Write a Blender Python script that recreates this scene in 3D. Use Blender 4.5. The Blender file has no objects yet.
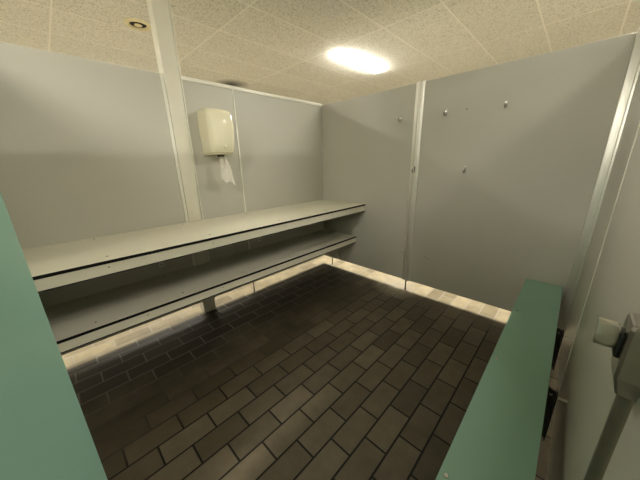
import bpy, bmesh, math, random
from mathutils import Vector, Matrix
random.seed(7)
C = bpy.context.scene
col = C.collection
ZT = 2.0        # top of the partitions
ZB = 0.116      # gap under the partitions
ZC = 2.70       # ceiling
YR = -2.465     # inner face of the right-hand partition
XF = -2.69      # partition beside the camera

# ------------------------------------------------------------------ materials
def lin(r, g, b):
    f = lambda c: c / 12.92 if c <= 0.04045 else ((c + 0.055) / 1.055) ** 2.4
    return (f(r / 255), f(g / 255), f(b / 255), 1)

class NT:
    def __init__(s, name):
        s.m = bpy.data.materials.new(name); s.m.use_nodes = True
        s.t = s.m.node_tree; s.b = s.t.nodes['Principled BSDF']
    def n(s, typ, **kw):
        nd = s.t.nodes.new(typ)
        for k, v in kw.items():
            if k in nd.inputs: nd.inputs[k].default_value = v
            else: setattr(nd, k, v)
        return nd
    def l(s, a, b): s.t.links.new(a, b)
    def math(s, op, a, b=None, clamp=False):
        nd = s.t.nodes.new('ShaderNodeMath'); nd.operation = op; nd.use_clamp = clamp
        for i, v in enumerate((a, b)):
            if v is None: continue
            if isinstance(v, (int, float)): nd.inputs[i].default_value = v
            else: s.l(v, nd.inputs[i])
        return nd.outputs[0]
    def mix(s, fac, a, b, blend='MIX'):
        nd = s.t.nodes.new('ShaderNodeMix'); nd.data_type = 'RGBA'; nd.blend_type = blend
        for sock, v in ((nd.inputs[0], fac), (nd.inputs[6], a), (nd.inputs[7], b)):
            if isinstance(v, (int, float)): sock.default_value = v
            elif isinstance(v, tuple): sock.default_value = v
            else: s.l(v, sock)
        return nd.outputs[2]
    def ramp(s, fac, stops):
        nd = s.t.nodes.new('ShaderNodeValToRGB')
        while len(nd.color_ramp.elements) < len(stops): nd.color_ramp.elements.new(0.5)
        for e, (p, c) in zip(nd.color_ramp.elements, stops): e.position = p; e.color = c
        s.l(fac, nd.inputs[0]); return nd.outputs[0]
    def coord(s): return s.n('ShaderNodeTexCoord').outputs['Object']

def plain(name, c, rough=0.45, metal=0.0, spec=0.5, var=0.05, scale=6.0, bump=0.0, bscale=200):
    k = NT(name); co = k.coord()
    nz = k.n('ShaderNodeTexNoise', Scale=scale, Detail=4.0); k.l(co, nz.inputs['Vector'])
    lo = tuple(x * (1 - var) for x in c[:3]) + (1,); hi = tuple(min(1, x * (1 + var)) for x in c[:3]) + (1,)
    k.l(k.ramp(nz.outputs['Fac'], [(0.3, lo), (0.7, hi)]), k.b.inputs['Base Color'])
    k.b.inputs['Roughness'].default_value = rough; k.b.inputs['Metallic'].default_value = metal
    k.b.inputs['Specular IOR Level'].default_value = spec
    if bump:
        n2 = k.n('ShaderNodeTexNoise', Scale=bscale, Detail=2.0); k.l(co, n2.inputs['Vector'])
        bp = k.n('ShaderNodeBump', Strength=bump, Distance=0.001); k.l(n2.outputs['Fac'], bp.inputs['Height'])
        k.l(bp.outputs[0], k.b.inputs['Normal'])
    return k.m

def floor_material():
    k = NT('brown_floor_tiles'); co = k.coord()
    mp = k.n('ShaderNodeMapping'); mp.inputs['Location'].default_value = (1.617, 1.302, 0)
    k.l(co, mp.inputs['Vector'])
    br = k.n('ShaderNodeTexBrick'); br.offset = 0.5; br.offset_frequency = 2; br.squash = 1.0
    for s, v in (('Scale', 1.0), ('Mortar Size', 0.0052), ('Mortar Smooth', 0.25), ('Bias', 0.0), ('Brick Width', 0.2492), ('Row Height', 0.1216)):
        br.inputs[s].default_value = v
    br.inputs['Color1'].default_value = FLOOR_A; br.inputs['Color2'].default_value = FLOOR_B
    br.inputs['Mortar'].default_value = (0, 0, 0, 1)
    k.l(mp.outputs[0], br.inputs['Vector'])
    nz = k.n('ShaderNodeTexNoise', Scale=9.0, Detail=6.0, Roughness=0.6); k.l(co, nz.inputs['Vector'])
    tile = k.mix(0.35, br.outputs['Color'], k.ramp(nz.outputs['Fac'], [(0.3, (0.25, 0.25, 0.25, 1)), (0.75, (0.85, 0.85, 0.85, 1))]), 'OVERLAY')
    # same tiles, painted brighter beyond the partitions: light put into the colour
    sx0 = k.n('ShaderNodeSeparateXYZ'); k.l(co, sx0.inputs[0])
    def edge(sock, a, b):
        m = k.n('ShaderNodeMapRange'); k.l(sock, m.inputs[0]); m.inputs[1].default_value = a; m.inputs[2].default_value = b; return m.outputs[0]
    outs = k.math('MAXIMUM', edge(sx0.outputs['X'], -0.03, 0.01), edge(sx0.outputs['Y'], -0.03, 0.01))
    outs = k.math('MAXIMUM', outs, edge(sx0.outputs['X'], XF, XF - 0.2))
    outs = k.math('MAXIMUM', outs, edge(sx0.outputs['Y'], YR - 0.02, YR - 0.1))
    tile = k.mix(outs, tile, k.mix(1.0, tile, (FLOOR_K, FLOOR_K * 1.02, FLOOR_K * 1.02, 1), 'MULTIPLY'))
    # joint: black grime in the middle of the floor, limescale grey along the left partition
    sx = k.n('ShaderNodeSeparateXYZ'); k.l(co, sx.inputs[0])
    n3 = k.n('ShaderNodeTexNoise', Scale=2.5, Detail=3.0); k.l(co, n3.inputs['Vector'])
    yy = k.math('ADD', sx.outputs['Y'], k.math('MULTIPLY', k.math('SUBTRACT', n3.outputs['Fac'], 0.5), 0.6))
    mr = k.n('ShaderNodeMapRange'); k.l(yy, mr.inputs[0]); mr.inputs[1].default_value = -1.05; mr.inputs[2].default_value = -0.45
    mx = k.n('ShaderNodeMapRange'); k.l(sx.outputs['X'], mx.inputs[0]); mx.inputs[1].default_value = -0.25; mx.inputs[2].default_value = -0.02
    lime = k.math('MAXIMUM', mr.outputs[0], mx.outputs[0])
    grout = k.mix(lime, (0.006, 0.005, 0.004, 1), GROUT_L)
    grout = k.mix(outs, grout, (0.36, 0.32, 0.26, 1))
    # uneven darkening under the left bench: shade put into the tile colour
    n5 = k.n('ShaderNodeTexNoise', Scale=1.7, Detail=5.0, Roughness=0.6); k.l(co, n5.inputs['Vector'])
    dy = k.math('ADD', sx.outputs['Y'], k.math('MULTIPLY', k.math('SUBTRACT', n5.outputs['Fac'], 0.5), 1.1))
    bench_shade = k.math('MULTIPLY', edge(dy, -0.95, -0.45), k.math('SUBTRACT', 1.0, outs))
    tile = k.mix(k.math('MULTIPLY', bench_shade, 0.8), tile, (0.018, 0.014, 0.010, 1))
    c = k.mix(br.outputs['Fac'], tile, grout)
    # crusts of limescale at the foot of the aluminium trim
    vd = k.n('ShaderNodeVectorMath', operation='DISTANCE'); k.l(co, vd.inputs[0]); vd.inputs[1].default_value = (0.0, -1.10, 0)
    n4 = k.n('ShaderNodeTexNoise', Scale=22.0, Detail=5.0); k.l(co, n4.inputs['Vector'])
    f = k.math('MULTIPLY', k.math('SUBTRACT', 1.0, k.math('DIVIDE', vd.outputs['Value'], 0.28), True), k.math('MULTIPLY', n4.outputs['Fac'], 1.5), True)
    c = k.mix(f, c, (0.42, 0.38, 0.31, 1))
    k.l(c, k.b.inputs['Base Color'])
    rr = k.n('ShaderNodeMapRange'); k.l(nz.outputs['Fac'], rr.inputs[0]); rr.inputs[3].default_value = 0.42; rr.inputs[4].default_value = 0.60
    k.l(rr.outputs[0], k.b.inputs['Roughness']); k.b.inputs['Specular IOR Level'].default_value = 0.22
    h = k.math('ADD', k.math('SUBTRACT', 1.0, br.outputs['Fac']), k.math('MULTIPLY', nz.outputs['Fac'], 0.25))
    bp = k.n('ShaderNodeBump', Strength=0.5, Distance=0.002); k.l(h, bp.inputs['Height']); k.l(bp.outputs[0], k.b.inputs['Normal'])
    return k.m

def ceiling_material():
    k = NT('speckled_ceiling_tiles'); co = k.coord()
    mp = k.n('ShaderNodeMapping'); mp.inputs['Location'].default_value = (-0.375, 0.565, 0)
    k.l(co, mp.inputs['Vector'])
    br = k.n('ShaderNodeTexBrick'); br.offset = 0.0; br.squash = 1.0
    for s, v in (('Scale', 1.0), ('Mortar Size', 0.008), ('Mortar Smooth', 0.2), ('Bias', 0.0), ('Brick Width', 1.235), ('Row Height', 0.607)):
        br.inputs[s].default_value = v
    br.inputs['Color1'].default_value = (1, 1, 1, 1); br.inputs['Color2'].default_value = (0.93, 0.93, 0.92, 1); br.inputs['Mortar'].default_value = (1, 1, 1, 1)
    k.l(mp.outputs[0], br.inputs['Vector'])
    n1 = k.n('ShaderNodeTexNoise', Scale=75.0, Detail=3.0, Roughness=0.65, Distortion=0.6); k.l(co, n1.inputs['Vector'])
    n2 = k.n('ShaderNodeTexNoise', Scale=3.0, Detail=4.0); k.l(co, n2.inputs['Vector'])
    spk = k.ramp(n1.outputs['Fac'], [(0.34, CEIL_D), (0.50, CEIL_L), (1.0, CEIL_L)])
    c = k.mix(0.25, spk, k.ramp(n2.outputs['Fac'], [(0.3, (0.4, 0.4, 0.4, 1)), (0.7, (0.62, 0.61, 0.58, 1))]), 'OVERLAY')
    c = k.mix(1.0, c, br.outputs['Color'], 'MULTIPLY')
    c = k.mix(br.outputs['Fac'], c, CEIL_J)
    # sooty smudge above the left partition
    mp2 = k.n('ShaderNodeMapping'); mp2.inputs['Location'].default_value = (-0.16, -2.30, 0); mp2.inputs['Scale'].default_value = (1, 1, 0)
    k.l(co, mp2.inputs['Vector'])
    vl = k.n('ShaderNodeVectorMath', operation='LENGTH'); k.l(mp2.outputs[0], vl.inputs[0])
    f = k.math('SUBTRACT', 1.0, k.math('DIVIDE', vl.outputs['Value'], 0.30), True)
    c = k.mix(k.math('MULTIPLY', k.math('POWER', f, 0.8), 0.95), c, (0.03, 0.03, 0.03, 1))
    k.l(c, k.b.inputs['Base Color']); k.b.inputs['Roughness'].default_value = 0.95; k.b.inputs['Specular IOR Level'].default_value = 0.1
    bp = k.n('ShaderNodeBump', Strength=0.35, Distance=0.004); k.l(n1.outputs['Fac'], bp.inputs['Height']); k.l(bp.outputs[0], k.b.inputs['Normal'])
    return k.m

def emit(name, c, s):
    k = NT(name); k.b.inputs['Base Color'].default_value = (0.8, 0.8, 0.75, 1)
    k.b.inputs['Emission Color'].default_value = c; k.b.inputs['Emission Strength'].default_value = s
    return k.m

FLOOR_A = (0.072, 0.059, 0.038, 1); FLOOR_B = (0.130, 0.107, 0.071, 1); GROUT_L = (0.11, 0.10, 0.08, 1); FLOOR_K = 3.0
CEIL_D = (0.45, 0.46, 0.41, 1); CEIL_L = (0.83, 0.83, 0.775, 1); CEIL_J = (0.90, 0.89, 0.84, 1)
EXPOSURE = 1.36; LAMP = 49.0
M = {
    'panel': plain('grey_laminate', (0.49, 0.48, 0.415, 1), 0.38, spec=0.35, var=0.025, scale=1.5, bump=0.05),
    'alu': plain('pale_aluminium', (0.74, 0.73, 0.64, 1), 0.35, metal=0.1, var=0.03),
    'profile': plain('brushed_aluminium', (0.74, 0.73, 0.66, 1), 0.38, metal=0.7, var=0.03),
    'knob': plain('brushed_knob_metal', (0.56, 0.55, 0.48, 1), 0.28, metal=0.9, var=0.04, scale=40),
    'post': plain('cream_painted_steel', (0.66, 0.64, 0.53, 1), 0.40, var=0.03),
    'bench': plain('cream_laminate', (0.76, 0.73, 0.60, 1), 0.33, spec=0.4, var=0.03, scale=2.0),
    'core': plain('black_laminate_core', (0.006, 0.005, 0.005, 1), 0.6, spec=0.2),
    'teal': plain('teal_laminate', (0.230, 0.400, 0.310, 1), 0.40, spec=0.35, var=0.03, scale=2.0),
    'dark': plain('dark_painted_steel', (0.022, 0.021, 0.020, 1), 0.4),
    'chrome': plain('chrome', (0.62, 0.60, 0.56, 1), 0.22, metal=1.0),
    'satin': plain('satin_metal', (0.36, 0.35, 0.30, 1), 0.33, metal=0.95, var=0.06, scale=30),
    'tube': plain('grey_tube_metal', (0.23, 0.22, 0.18, 1), 0.42, metal=0.7, var=0.12, scale=14),
    'screw': plain('dull_steel', (0.16, 0.15, 0.13, 1), 0.4, metal=0.9),
    'faint_screw': plain('worn_steel', (0.34, 0.32, 0.26, 1), 0.5, metal=0.3),
    'bright_screw': plain('bright_steel', (0.55, 0.55, 0.52, 1), 0.25, metal=0.9),
    'plastic': plain('ivory_plastic', (0.76, 0.72, 0.53, 1), 0.20, var=0.015),
    'paper': plain('white_paper', (0.92, 0.90, 0.85, 1), 0.9, spec=0.1, bump=0.2, bscale=90),
    'white': plain('white_housing', (0.8, 0.78, 0.72, 1), 0.4),
    'vent': plain('yellowed_plastic', (0.80, 0.73, 0.46, 1), 0.45),
    'hall': plain('cream_wall_paint', (0.64, 0.63, 0.57, 1), 0.7, var=0.03),
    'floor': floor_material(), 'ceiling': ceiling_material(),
    'lamp_dim': emit('dim_lit_diffuser', (1.0, 0.955, 0.85, 1), LAMP * 0.25),
    'lamp_bright': emit('bright_lit_diffuser', (1.0, 0.955, 0.85, 1), LAMP * 1.35),  # strength raised to brighten the cubicle floor
    'lamp': emit('lit_diffuser', (1.0, 0.955, 0.85, 1), LAMP),
}

# ------------------------------------------------------------------ mesh helpers
def bm_box(bm, a, b, bevel=0.0, seg=2):
    x0, y0, z0 = (min(p, q) for p, q in zip(a, b)); x1, y1, z1 = (max(p, q) for p, q in zip(a, b))
    r = bmesh.ops.create_cube(bm, size=1.0)
    for v in r['verts']: v.co = Vector(((x0 + x1) / 2 + v.co.x * (x1 - x0), (y0 + y1) / 2 + v.co.y * (y1 - y0), (z0 + z1) / 2 + v.co.z * (z1 - z0)))
    if bevel:
        es = list({e for v in r['verts'] for e in v.link_edges})
        bmesh.ops.bevel(bm, geom=es, offset=bevel, segments=seg, profile=0.5, affect='EDGES')
def bm_cyl(bm, p, q, r, r2=None, n=20):
    p, q = Vector(p), Vector(q); d = q - p
    m = Matrix.Translation((p + q) / 2) @ d.to_track_quat('Z', 'Y').to_matrix().to_4x4()
    bmesh.ops.create_cone(bm, cap_ends=True, segments=n, radius1=r, radius2=r if r2 is None else r2, depth=d.length, matrix=m)
def bm_loft(bm, loops, cap=True):
    rows = [[bm.verts.new(p) for p in L] for L in loops]; n = len(rows[0])
    for a, b in zip(rows, rows[1:]):
        for i in range(n): bm.faces.new((a[i], a[(i + 1) % n], b[(i + 1) % n], b[i]))
    if cap: bm.faces.new(rows[0][::-1]); bm.faces.new(rows[-1])
def bm_prism(bm, pts, axis, a, b):
    f = {'x': lambda p, t: (t, p[0], p[1]), 'y': lambda p, t: (p[0], t, p[1]), 'z': lambda p, t: (p[0], p[1], t)}[axis]
    bm_loft(bm, [[f(p, a) for p in pts], [f(p, b) for p in pts]])
def obj(name, bm, mat, parent=None, smooth=False, loc=None):
    bmesh.ops.recalc_face_normals(bm, faces=bm.faces)
    me = bpy.data.meshes.new(name); bm.to_mesh(me); bm.free()
    me.materials.append(M[mat])
    if smooth:
        for p in me.polygons: p.use_smooth = True
        try: me.set_sharp_from_angle(angle=math.radians(38))
        except Exception: pass
    o = bpy.data.objects.new(name, me); col.objects.link(o)
    if parent is not None: o.parent = parent
    if loc: o.location = loc
    return o
def box(name, a, b, mat, parent=None, bevel=0.0):
    bm = bmesh.new(); bm_box(bm, a, b, bevel); return obj(name, bm, mat, parent, smooth=bevel > 0)
def cyl(name, p, q, r, mat, parent=None, r2=None, n=20):
    bm = bmesh.new(); bm_cyl(bm, p, q, r, r2, n); return obj(name, bm, mat, parent, smooth=True)
def struct(o): o['kind'] = 'structure'; return o
def thing(name, label, cat, loc=(0, 0, 0), rz=0.0, group=None):
    o = bpy.data.objects.new(name, None); o.empty_display_size = 0.1; col.objects.link(o)
    o.location = loc; o.rotation_euler = (0, 0, rz)
    return tag(o, label, cat, group)
def tag(o, label, cat, group=None):
    o['label'] = label; o['category'] = cat
    if group: o['group'] = group
    return o
def dup(root, loc, label):
    r = root.copy(); col.objects.link(r); r.location = loc; r['label'] = label
    for ch in list(root.children):
        c = ch.copy(); col.objects.link(c); c.parent = r
        for g in ch.children:
            d = g.copy(); col.objects.link(d); d.parent = c
    return r

# ------------------------------------------------------------------ setting
HX0, HX1, HY0, HY1 = -5.4, 4.2, -7.2, 4.6
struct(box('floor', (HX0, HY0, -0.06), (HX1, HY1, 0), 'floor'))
struct(box('ceiling', (HX0, HY0, ZC), (HX1, HY1, ZC + 0.06), 'ceiling'))
struct(box('wall_hall_left', (HX0, HY1, 0), (HX1, HY1 + 0.1, ZC), 'hall'))
struct(box('wall_hall_right', (HX0, HY0 - 0.1, 0), (HX1, HY0, ZC), 'hall'))
struct(box('wall_hall_back', (HX1, HY0 - 0.1, 0), (HX1 + 0.1, HY1 + 0.1, ZC), 'hall'))
struct(box('wall_hall_front', (HX0 - 0.1, HY0 - 0.1, 0), (HX0, HY1 + 0.1, ZC), 'hall'))

T = 0.013
# left partition: three laminate panels
bm = bmesh.new()
bm_box(bm, (XF, 0, ZB), (-1.712, T, ZT), 0.0015, 1)
bm_box(bm, (-1.572, 0, ZB), (-1.147, T, ZT - 0.012), 0.0015, 1)
bm_box(bm, (-1.135, 0, ZB), (-0.001, T, ZT - 0.012), 0.0015, 1)
struct(obj('wall_left', bm, 'panel'))
# post carried up to the ceiling
bm = bmesh.new(); bm_box(bm, (-1.690, -0.016, 0), (-1.578, 0.085, ZC - 0.001), 0.006, 3)
tp = struct(obj('trim_1', bm, 'post', smooth=True))
box('side_rail', (-1.578, -0.024, ZB), (-1.569, 0.02, ZC - 0.001), 'alu', tp, 0.002)
box('edge_channel', (-1.712, -0.006, ZB), (-1.690, 0.018, ZT), 'alu', tp, 0.002)
# white capping along the top and joint strip
struct(box('trim_2', (-1.569, -0.008, ZT - 0.016), (-0.001, 0.022, ZT + 0.012), 'alu', bevel=0.002))
j = struct(box('trim_3', (-1.148, -0.006, ZB), (-1.134, 0.018, ZT - 0.014), 'alu', bevel=0.002))
cyl('foot', (-1.141, -0.008, 0.004), (-1.141, -0.008, ZB + 0.002), 0.006, 'satin', j)
cyl('foot_disc', (-1.141, -0.008, 0.0), (-1.141, -0.008, 0.006), 0.018, 'satin', j)

# back partition: two panels and a double aluminium channel between them
bm = bmesh.new()
bm_box(bm, (0, -1.163, ZB), (T, T, ZT), 0.0015, 1)
bm_box(bm, (0, -2.47, ZB), (T, -1.240, ZT), 0.0015, 1)
wb = struct(obj('wall_back', bm, 'panel'))
for y, z in ((-1.134, 0.418), (-1.380, 0.421), (-1.412, 0.407), (-1.596, 1.730)):
    cyl('screw', (0.002, y, z), (-0.003, y, z), 0.006, 'screw', wb, r2=0.004)
bm = bmesh.new()
prof = [(-1.242, 0.014), (-1.242, -0.008), (-1.222, -0.012), (-1.216, -0.012), (-1.214, -0.004), (-1.192, -0.004), (-1.190, -0.012), (-1.184, -0.012), (-1.161, -0.008), (-1.161, 0.014)]
bm_loft(bm, [[(x, y, ZB - 0.002) for y, x in prof], [(x, y, ZT + 0.004) for y, x in prof]])
tr = struct(obj('trim_4', bm, 'profile'))
cyl('foot', (-0.004, -1.203, 0.004), (-0.004, -1.203, ZB), 0.007, 'dark', tr)
cyl('foot_disc', (-0.004, -1.203, 0.0), (-0.004, -1.203, 0.006), 0.02, 'satin', tr)
# slim foot near the corner
bm = bmesh.new(); bm_cyl(bm, (-0.008, -0.150, 0), (-0.008, -0.150, ZB + 0.003), 0.008); bm_cyl(bm, (-0.008, -0.150, 0), (-0.008, -0.150, 0.006), 0.018)
struct(obj('trim_5', bm, 'alu', smooth=True))

# right partition: fixed panel, door, jamb
bm = bmesh.new()
bm_box(bm, (-0.792, YR - T, 0.04), (-0.012, YR, ZT), 0.0015, 1)
bm_box(bm, (-1.990, YR - T - 0.006, 0.04), (-1.815, YR - 0.006, ZT), 0.0015, 1)
bm_box(bm, (XF, YR - T, 0.04), (-2.050, YR, ZT), 0.0015, 1)
struct(obj('wall_right', bm, 'panel'))
bm = bmesh.new(); bm_box(bm, (-0.055, YR - 0.02, 0), (-0.002, -2.419, ZT + 0.004), 0.003)
bm_box(bm, (-0.10, YR - 0.02, 0), (-0.050, YR + 0.010, ZT + 0.004), 0.002)
struct(obj('trim_6', bm, 'profile', smooth=True))
struct(box('trim_7', (-2.050, YR - 0.03, 0), (-1.990, YR + 0.004, ZT), 'post', bevel=0.003))
TX, TY = -1.793, -2.470
d1 = struct(box('door_1', (TX, YR - T, 0.04), (-0.798, YR, ZT - 0.004), 'panel', bevel=0.0015))
box('edge_strip', (-0.806, YR - 0.002, 0.04), (-0.7985, YR + 0.0035, ZT - 0.004), 'alu', d1)
cyl('edge_tube', (TX, TY, 0.04), (TX, TY, ZT - 0.004), 0.0160, 'tube', d1, n=32)
bm = bmesh.new()
px = [(-1.833, -2.500), (-1.833, -2.4410), (-1.829, -2.4365), (-1.772, -2.4365), (-1.768, -2.4410), (-1.768, -2.500)]
def ring(z, s): return [((x + 1.80) * s - 1.80, (y + 2.47) * s - 2.47, z) for x, y in px]
bm_loft(bm, [ring(0.928, 0.72), ring(0.938, 0.80), ring(0.965, 1.0), ring(1.062, 1.0), ring(1.069, 0.95), ring(1.071, 0.87)])
lk = obj('lock_case', bm, 'satin', d1)
bm = bmesh.new(); bm_box(bm, (-1.820, -2.4376, 0.996), (-1.786, -2.4290, 1.046), 0.004); obj('knob_collar', bm, 'dark', lk, True)
bm = bmesh.new()
kp = []
for i in range(28):
    a = 2 * math.pi * i / 28; ca, sa = math.cos(a), math.sin(a)
    kx = 0.0165 * math.copysign(abs(ca) ** 0.75, ca); kz = 0.025 * math.copysign(abs(sa) ** 0.6, sa)
    if kz > 0.012: kx *= 0.86
    kp.append((-1.803 + kx, 1.033 + kz))
def kl(y, s): return [(-1.803 + (x + 1.803) * s, y, 1.033 + (z - 1.033) * s) for x, z in kp]
bm_loft(bm, [kl(-2.4290, 0.86), kl(-2.425, 1.0), kl(-2.4030, 1.0), kl(-2.4015, 0.97), kl(-2.4010, 0.92)])
obj('lock_knob', bm, 'knob', lk, True)
cyl('screw', (-1.815, -2.4370, 1.052), (-1.815, -2.4335, 1.052), 0.004, 'bright_screw', lk)

# partition beside the camera with its doorway, and the teal leaf standing ajar
bm = bmesh.new()
bm_box(bm, (XF - T, -1.52, ZB), (XF, T, ZT), 0.0015, 1)
bm_box(bm, (XF - T, YR, ZB), (XF, -2.275, ZT), 0.0015, 1)
struct(obj('wall_front', bm, 'panel'))
E = Vector((-2.5195, -1.577, 0)); Hh = Vector((-2.672, -2.255, 0)); u = (E - Hh).normalized(); nrm = Vector((-u.y, u.x, 0))
if nrm.x > 0: nrm = -nrm
bm = bmesh.new()
bm_loft(bm, [[p + Vector((0, 0, z)) for p in (Hh, E, E + nrm * T, Hh + nrm * T)] for z in (ZB, ZT)])
d2 = struct(obj('door_2', bm, 'teal'))
for z in (0.35, 1.05, 1.75):
    bm = bmesh.new(); c0 = Hh - u * 0.008 + nrm * 0.006; bm_cyl(bm, c0 + Vector((0, 0, z - 0.04)), c0 + Vector((0, 0, z + 0.04)), 0.007)
    obj('hinge', bm, 'satin', d2, True)

# ------------------------------------------------------------------ left counter and bench
def ledge(name, label, cat, z, d, h, screws, fscrews, brackets):
    t = thing(name, label, cat, (XF / 2, -d / 2, z - h))
    L0 = t.location
    def P(x, y, zz): return (x - L0.x, y - L0.y, zz - L0.z)
    x0, x1 = XF + 0.004, -0.002
    bm = bmesh.new()
    bm_box(bm, P(x0, -d + 0.001, z - 0.017), P(x1, -0.0005, z - 0.0012))
    # post notch is hidden: board butts against the post
    bd = obj('board_core', bm, 'core', t)
    box('top_board', P(x0, -d + 0.004, z - 0.0012), P(x1, -0.0005, z), 'bench', t)
    box('fascia', P(x0, -d + 0.005, z - h + 0.006), P(x1, -d + 0.017, z - 0.017), 'bench', t)
    box('fascia_core', P(x0, -d + 0.004, z - h), P(x1, -d + 0.018, z - h + 0.006), 'core', t)
    for x, y in screws:
        cyl('screw', P(x, y, z - 0.001), P(x, y, z + 0.0018), 0.0065, 'screw', t, r2=0.0045)
    for x, zz in fscrews:
        cyl('screw', P(x, -d + 0.006, zz), P(x, -d + 0.0035, zz), 0.005, 'faint_screw', t, r2=0.004)
    for x in brackets:
        bm = bmesh.new()
        bm_box(bm, P(x - 0.02, -0.006, z - 0.11), P(x + 0.02, -0.0005, z - 0.013))
        bm_box(bm, P(x - 0.02, -0.10, z - 0.019), P(x + 0.02, -0.0005, z - 0.013))
        bm_prism(bm, [(-0.006 - L0.y, z - 0.10 - L0.z), (-0.09 - L0.y, z - 0.019 - L0.z), (-0.006 - L0.y, z - 0.019 - L0.z)], 'x', x - 0.002 - L0.x, x + 0.002 - L0.x)
        b = obj('bracket', bm, 'alu', t)
        cyl('bolt', P(x - 0.012, -0.006, z - 0.09), P(x - 0.012, -0.016, z - 0.09), 0.008, 'bright_screw', b)
    return t
ledge('wall_counter', 'long cream counter along the left partition, upper and deeper of the two ledges', 'counter', 0.887, 0.657, 0.081,
      [(x, y) for x in (-2.32, -1.755, -1.16, -0.58) for y in (-0.05, -0.57)], [(-2.33, 0.850), (-1.774, 0.846), (-1.16, 0.848), (-0.58, 0.848)], ())
lt = ledge('wall_bench', 'long cream bench mounted below the counter on the left partition', 'bench', 0.488, 0.539, 0.077,
      [(x, y) for x in (-2.44, -1.96, -1.49, -0.985, -0.485) for y in (-0.046, -0.465)], [(-2.2, 0.450), (-1.7, 0.450), (-1.2, 0.450), (-0.6, 0.450)], ())
ct = bpy.data.objects['wall_counter']
for t, z, xs, hh in ((ct, 0.887, (-1.955, -1.012, -0.25), 0.33), (lt, 0.488, (-2.2, -0.75), 0.16)):
    for x in xs:
        L0 = t.location
        bm = bmesh.new()
        y0 = -0.001
        bm_box(bm, (x - 0.018 - L0.x, y0 - 0.005 - L0.y, z - hh - L0.z), (x + 0.018 - L0.x, y0 - L0.y, z - 0.013 - L0.z), 0.001, 1)
        bm_box(bm, (x - 0.018 - L0.x, y0 - 0.30 - L0.y, z - 0.018 - L0.z), (x + 0.018 - L0.x, y0 - L0.y, z - 0.0132 - L0.z), 0.001, 1)
        b = obj('bracket', bm, 'alu', t)
        for dz in (0.02, 0.06) if t is ct else (0.03,):
            cyl('bolt', (x - L0.x, y0 - 0.004 - L0.y, z - hh + dz - L0.z), (x - L0.x, y0 - 0.016 - L0.y, z - hh + dz - L0.z), 0.010, 'bright_screw', b, r2=0.008, n=6)

# ------------------------------------------------------------------ teal bench on the right
t = thing('changing_bench', 'narrow teal bench fixed along the right partition', 'bench', (-1.0, -2.292, 0.4355))
L0 = t.location.copy()
def P(x, y, z): return (x - L0.x, y - L0.y, z - L0.z)
box('board_core', P(-2.02, -2.3985, 0.4225), P(-0.004, -2.1855, 0.4345), 'dark', t)
box('seat_board', P(-2.02, -2.398, 0.4345), P(-0.004, -2.186, 0.4355), 'teal', t)
for x, y in ((-1.82, -2.205), (-1.155, -2.207), (-0.608, -2.208)):
    cyl('screw', P(x, y, 0.435), P(x, y, 0.4385), 0.0085, 'bright_screw', t, r2=0.006)
for x in (-0.640, -1.185, -1.80):
    y0 = YR + 0.0005
    bm = bmesh.new()
    bm_prism(bm, [(-2.432 - L0.y, 0.165 - L0.z), (-2.432 - L0.y, 0.412 - L0.z), (-2.402 - L0.y, 0.4222 - L0.z), (-2.20 - L0.y, 0.4222 - L0.z), (-2.20 - L0.y, 0.395 - L0.z), (-2.402 - L0.y, 0.165 - L0.z)], 'x', x - 0.004 - L0.x, x + 0.004 - L0.x)
    bm_box(bm, P(x - 0.02, -2.40, 0.4172), P(x + 0.02, -2.20, 0.4222))
    bm_box(bm, P(x - 0.022, -2.432, 0.165), P(x + 0.022, -2.427, 0.412))
    b = obj('bracket', bm, 'dark', t)
    for z in (0.385,):
        cyl('spacer', P(x + 0.006, y0, z), P(x + 0.006, -2.430, z), 0.0050, 'alu', b)
    cyl('bolt', P(x - 0.003, -2.412, 0.400), P(x - 0.012, -2.412, 0.400), 0.006, 'bright_screw', b)

# ------------------------------------------------------------------ towel dispenser and the sheet hanging from it
DX, DZ = -1.376, 1.432
t = thing('towel_dispenser', 'ivory plastic paper towel dispenser on the left partition beside the post', 'towel dispenser', (DX, -0.001, DZ))
def rr(hw, y0, y1, z, rad, bul=0.0, n=7):
    """rounded rectangle in plan, square at the wall, round at the front"""
    pts = [(hw, y0, z)]
    for i in range(n + 1):
        a = math.pi / 2 * i / n
        pts.append((hw - rad + rad * math.cos(a), y1 + rad - rad * math.sin(a), z))
    for i in range(1, 6): pts.append(((hw - rad) * (1 - 2 * i / 6), y1 - bul * (1 - (1 - 2 * i / 6) ** 2), z))
    for i in range(n + 1):
        a = math.pi / 2 * (1 - i / n)
        pts.append((-hw + rad - rad * math.cos(a), y1 + rad - rad * math.sin(a), z))
    pts.append((-hw, y0, z)); return pts
bm = bmesh.new()
S = [(0.012, 0.088, -0.165, 0.05), (0.016, 0.094, -0.176, 0.055), (0.04, 0.099, -0.186, 0.06), (0.09, 0.104, -0.195, 0.06), (0.17, 0.108, -0.201, 0.06), (0.25, 0.109, -0.199, 0.06),
     (0.30, 0.107, -0.192, 0.06), (0.330, 0.102, -0.178, 0.06), (0.347, 0.092, -0.152, 0.06), (0.355, 0.078, -0.115, 0.05), (0.358, 0.055, -0.07, 0.03)]
bm_loft(bm, [rr(hw + 0.004, -0.006, y1, z, rad * 0.75, 0.012) for z, hw, y1, rad in S])
obj('cover', bm, 'plastic', t, True)
bm = bmesh.new(); bm_box(bm, (-0.106, -0.010, 0.0), (0.106, 0.0, 0.345), 0.004); obj('back_plate', bm, 'plastic', t, True)
bm = bmesh.new(); bm_loft(bm, [rr(0.086, -0.004, -0.160, 0.0, 0.05), rr(0.092, -0.004, -0.172, 0.006, 0.052), rr(0.090, -0.004, -0.168, 0.0125, 0.05)]); obj('base_tray', bm, 'plastic', t, True)
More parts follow.
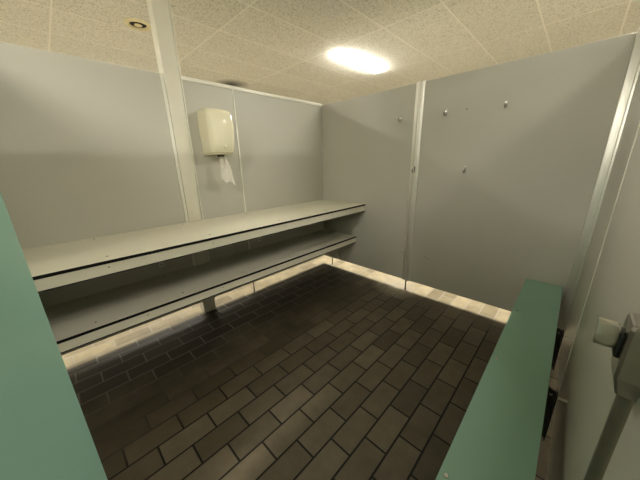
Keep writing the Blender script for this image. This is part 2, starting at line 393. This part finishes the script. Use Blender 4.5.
cyl('nozzle', (0.0, -0.105, -0.016), (0.0, -0.105, 0.004), 0.026, 'dark', t, r2=0.034)
bm = bmesh.new(); bm_box(bm, (-0.012, -0.215, 0.05), (0.012, -0.196, 0.07), 0.004); obj('catch', bm, 'plastic', t, True)
# the sheet: a pulled, twisted strip with creases
bm = bmesh.new(); rows = []
NR, NCc = 22, 13
for i in range(NR + 1):
    s = i / NR; w = 0.020 + 0.050 * s ** 0.8
    cx = -1.368 + 0.030 * s; cz = DZ - 0.006 - 0.225 * s
    row = []
    for k in range(NCc):
        q = k / (NCc - 1) * 2 - 1
        fold = 0.016 * (1 - 0.4 * s) * math.sin(q * 4.2 + 1.5 * s) + 0.006 * math.sin(9 * q + 7 * s)
        zz = cz - (0.020 * q * s if i == NR else 0.02 * q * s) + (0.010 * math.sin(q * 5) * s if i > NR - 2 else 0)
        row.append(bm.verts.new((cx + q * w * 0.9 + 0.008 * s * math.sin(5 * s), -0.106 + fold - 0.02 * s, zz)))
    rows.append(row)
for a, b in zip(rows, rows[1:]):
    for k in range(NCc - 1): bm.faces.new((a[k], a[k + 1], b[k + 1], b[k]))
r = bmesh.ops.solidify(bm, geom=bm.faces[:], thickness=0.0012)
o = obj('paper_towel', bm, 'paper', None, True)
tag(o, 'white paper towel hanging out of the bottom of the dispenser', 'paper towel')

# ------------------------------------------------------------------ coat hooks on the back partition
hook = thing('coat_hook', 'small chrome coat hook, upper one left of the aluminium trim', 'coat hook', (0, -1.031, 1.715), 0, 'coat hooks on the back partition')
bm = bmesh.new(); bm_box(bm, (-0.004, -0.007, -0.012), (-0.0002, 0.007, 0.042), 0.0015); pl = obj('plate', bm, 'chrome', hook, True)
cyl('screw', (-0.003, 0, 0.034), (-0.006, 0, 0.034), 0.004, 'screw', pl)
bm = bmesh.new()
path = [(-0.003, -0.002, 0.0065), (-0.018, -0.008, 0.0055), (-0.032, -0.010, 0.0050), (-0.043, -0.003, 0.0050), (-0.047, 0.010, 0.0055), (-0.047, 0.016, 0.0075), (-0.047, 0.021, 0.0080), (-0.047, 0.026, 0.0060), (-0.047, 0.028, 0.0020)]
loops = []
for i, (x, z, r) in enumerate(path):
    a = Vector(path[max(0, i - 1)][:2]); b = Vector(path[min(len(path) - 1, i + 1)][:2]); dd = (b - a).normalized(); nn = Vector((-dd.y, dd.x))
    loops.append([(x + nn.x * r * math.cos(w), r * math.sin(w), z - 0.006 + nn.y * r * math.cos(w)) for w in [2 * math.pi * q / 14 for q in range(14)]])
bm_loft(bm, loops); obj('peg', bm, 'chrome', hook, True)
for y, z, lab in ((-1.438, 1.715, 'small chrome coat hook, upper one just right of the aluminium trim'),
                  (-1.858, 1.713, 'small chrome coat hook, highest in frame and farthest right'),
                  (-1.641, 1.252, 'small chrome coat hook, lower one on the bare grey panel'),
                  (-1.203, 1.252, 'small chrome coat hook fixed low on the aluminium trim')):
    dup(hook, (-0.004 if y == -1.203 else 0, y, z), lab)

# ------------------------------------------------------------------ ceiling: air valve and lights
v = thing('ceiling_vent', 'round yellowed air valve in the ceiling left of the post', 'ceiling vent', (-1.49, 1.06, ZC))
def lathe(name, pr, mat, parent, n=40, cap=True):
    bm = bmesh.new(); rows = [[bm.verts.new((r * math.cos(2 * math.pi * k / n), r * math.sin(2 * math.pi * k / n), z)) for k in range(n)] for r, z in pr]
    for a, b in zip(rows, rows[1:]):
        for k in range(n): bm.faces.new((a[k], a[(k + 1) % n], b[(k + 1) % n], b[k]))
    if cap: bm.faces.new(rows[-1])
    return obj(name, bm, mat, parent, True)
lathe('ring', [(0.112, -0.0005), (0.111, -0.010), (0.103, -0.018), (0.088, -0.019), (0.078, -0.012), (0.072, -0.002)], 'vent', v, cap=False)
lathe('throat', [(0.074, -0.0015), (0.040, -0.001), (0.01, -0.0008)], 'core', v)
lathe('disc', [(0.006, -0.001), (0.010, -0.006), (0.034, -0.009), (0.034, -0.012), (0.020, -0.015), (0.004, -0.0155)], 'vent', v)

lamp = thing('ceiling_light', 'glowing white fluorescent ceiling light above the back corner', 'ceiling light', (1.0, 0.17, ZC), 0, 'fluorescent ceiling lights')
bm = bmesh.new(); bm_box(bm, (-0.49, -0.08, -0.012), (0.49, 0.08, -0.0005), 0.003); obj('housing', bm, 'white', lamp, True)
bm = bmesh.new()
def stad(hx, hy, z, r, n=8):
    pts = []
    for cx, cy, a0 in ((hx - r, hy - r, 0), (-hx + r, hy - r, 90), (-hx + r, -hy + r, 180), (hx - r, -hy + r, 270)):
        for i in range(n + 1):
            a = math.radians(a0 + 90 * i / n); pts.append((cx + r * math.cos(a), cy + r * math.sin(a), z))
    return pts
bm_loft(bm, [stad(0.505, 0.090, -0.012, 0.07), stad(0.51, 0.095, -0.018, 0.075), stad(0.505, 0.090, -0.026, 0.075), stad(0.485, 0.07, -0.032, 0.06)])
obj('diffuser', bm, 'lamp_bright', lamp, True)
plain_diffuser = bpy.data.objects['diffuser'].data.copy(); plain_diffuser.materials[0] = M['lamp']
for x, y, lab in ((0.62, -2.62, 'glowing ceiling light over the cubicle beyond the back partition, off the right of the frame'),
                  (-3.62, 1.4, 'glowing ceiling light over the walkway behind the teal door, off the left of the frame'),
                  (-3.75, -1.75, 'glowing ceiling light over the walkway behind the camera'),
                  (-2.1, -3.15, 'glowing ceiling light just beyond the right partition, behind the camera'),
                  (-1.3, 3.15, 'glowing ceiling light hidden behind the left partition, farthest left in its row'),
                  (0.3, -5.5, 'glowing ceiling light far behind the right partition, out of the frame'),
                  (-2.1, -5.5, 'glowing ceiling light far behind the camera in the walkway row')):
    o = dup(lamp, (x, y, ZC), lab)
    for ch in o.children:
        if ch.name.startswith('diffuser'): ch.data = plain_diffuser
    if y == -3.15:                                   # dimmed to soften its shadow edge on the back partition
        for ch in o.children:
            if ch.name.startswith('diffuser'): ch.data = ch.data.copy(); ch.data.materials[0] = M['lamp_dim']

# ------------------------------------------------------------------ camera, world, view
F, YAW, PIT, ROL = 258.056, 0.7959, 0.2893, -0.0247
fw = Vector((math.sin(YAW) * math.cos(PIT), math.cos(YAW) * math.cos(PIT), -math.sin(PIT)))
rg = Vector((math.cos(YAW), -math.sin(YAW), 0)); up = rg.cross(fw)
r2 = math.cos(ROL) * rg + math.sin(ROL) * up; u2 = -math.sin(ROL) * rg + math.cos(ROL) * up
cd = bpy.data.cameras.new('camera'); cam = bpy.data.objects.new('camera', cd); col.objects.link(cam)
mt = Matrix((r2, u2, -fw)).transposed().to_4x4(); mt.translation = Vector((-2.4567, -2.324, 1.3437))
cam.matrix_world = mt
cd.sensor_fit = 'HORIZONTAL'; cd.sensor_width = 36; cd.lens = 36 * F / 640; cd.clip_start = 0.01
C.camera = cam
w = bpy.data.worlds.new('world'); C.world = w; w.use_nodes = True
w.node_tree.nodes['Background'].inputs[0].default_value = (0.0, 0.0, 0.0, 1)
vs = C.view_settings
C.display_settings.display_device = 'sRGB'
vs.view_transform = 'Standard'; vs.look = 'None'; vs.gamma = 1.0; vs.exposure = EXPOSURE; vs.use_curve_mapping = False
C.cycles.max_bounces = 10; C.cycles.diffuse_bounces = 8; C.cycles.sample_clamp_indirect = 6.0
C.cycles.use_denoising = True
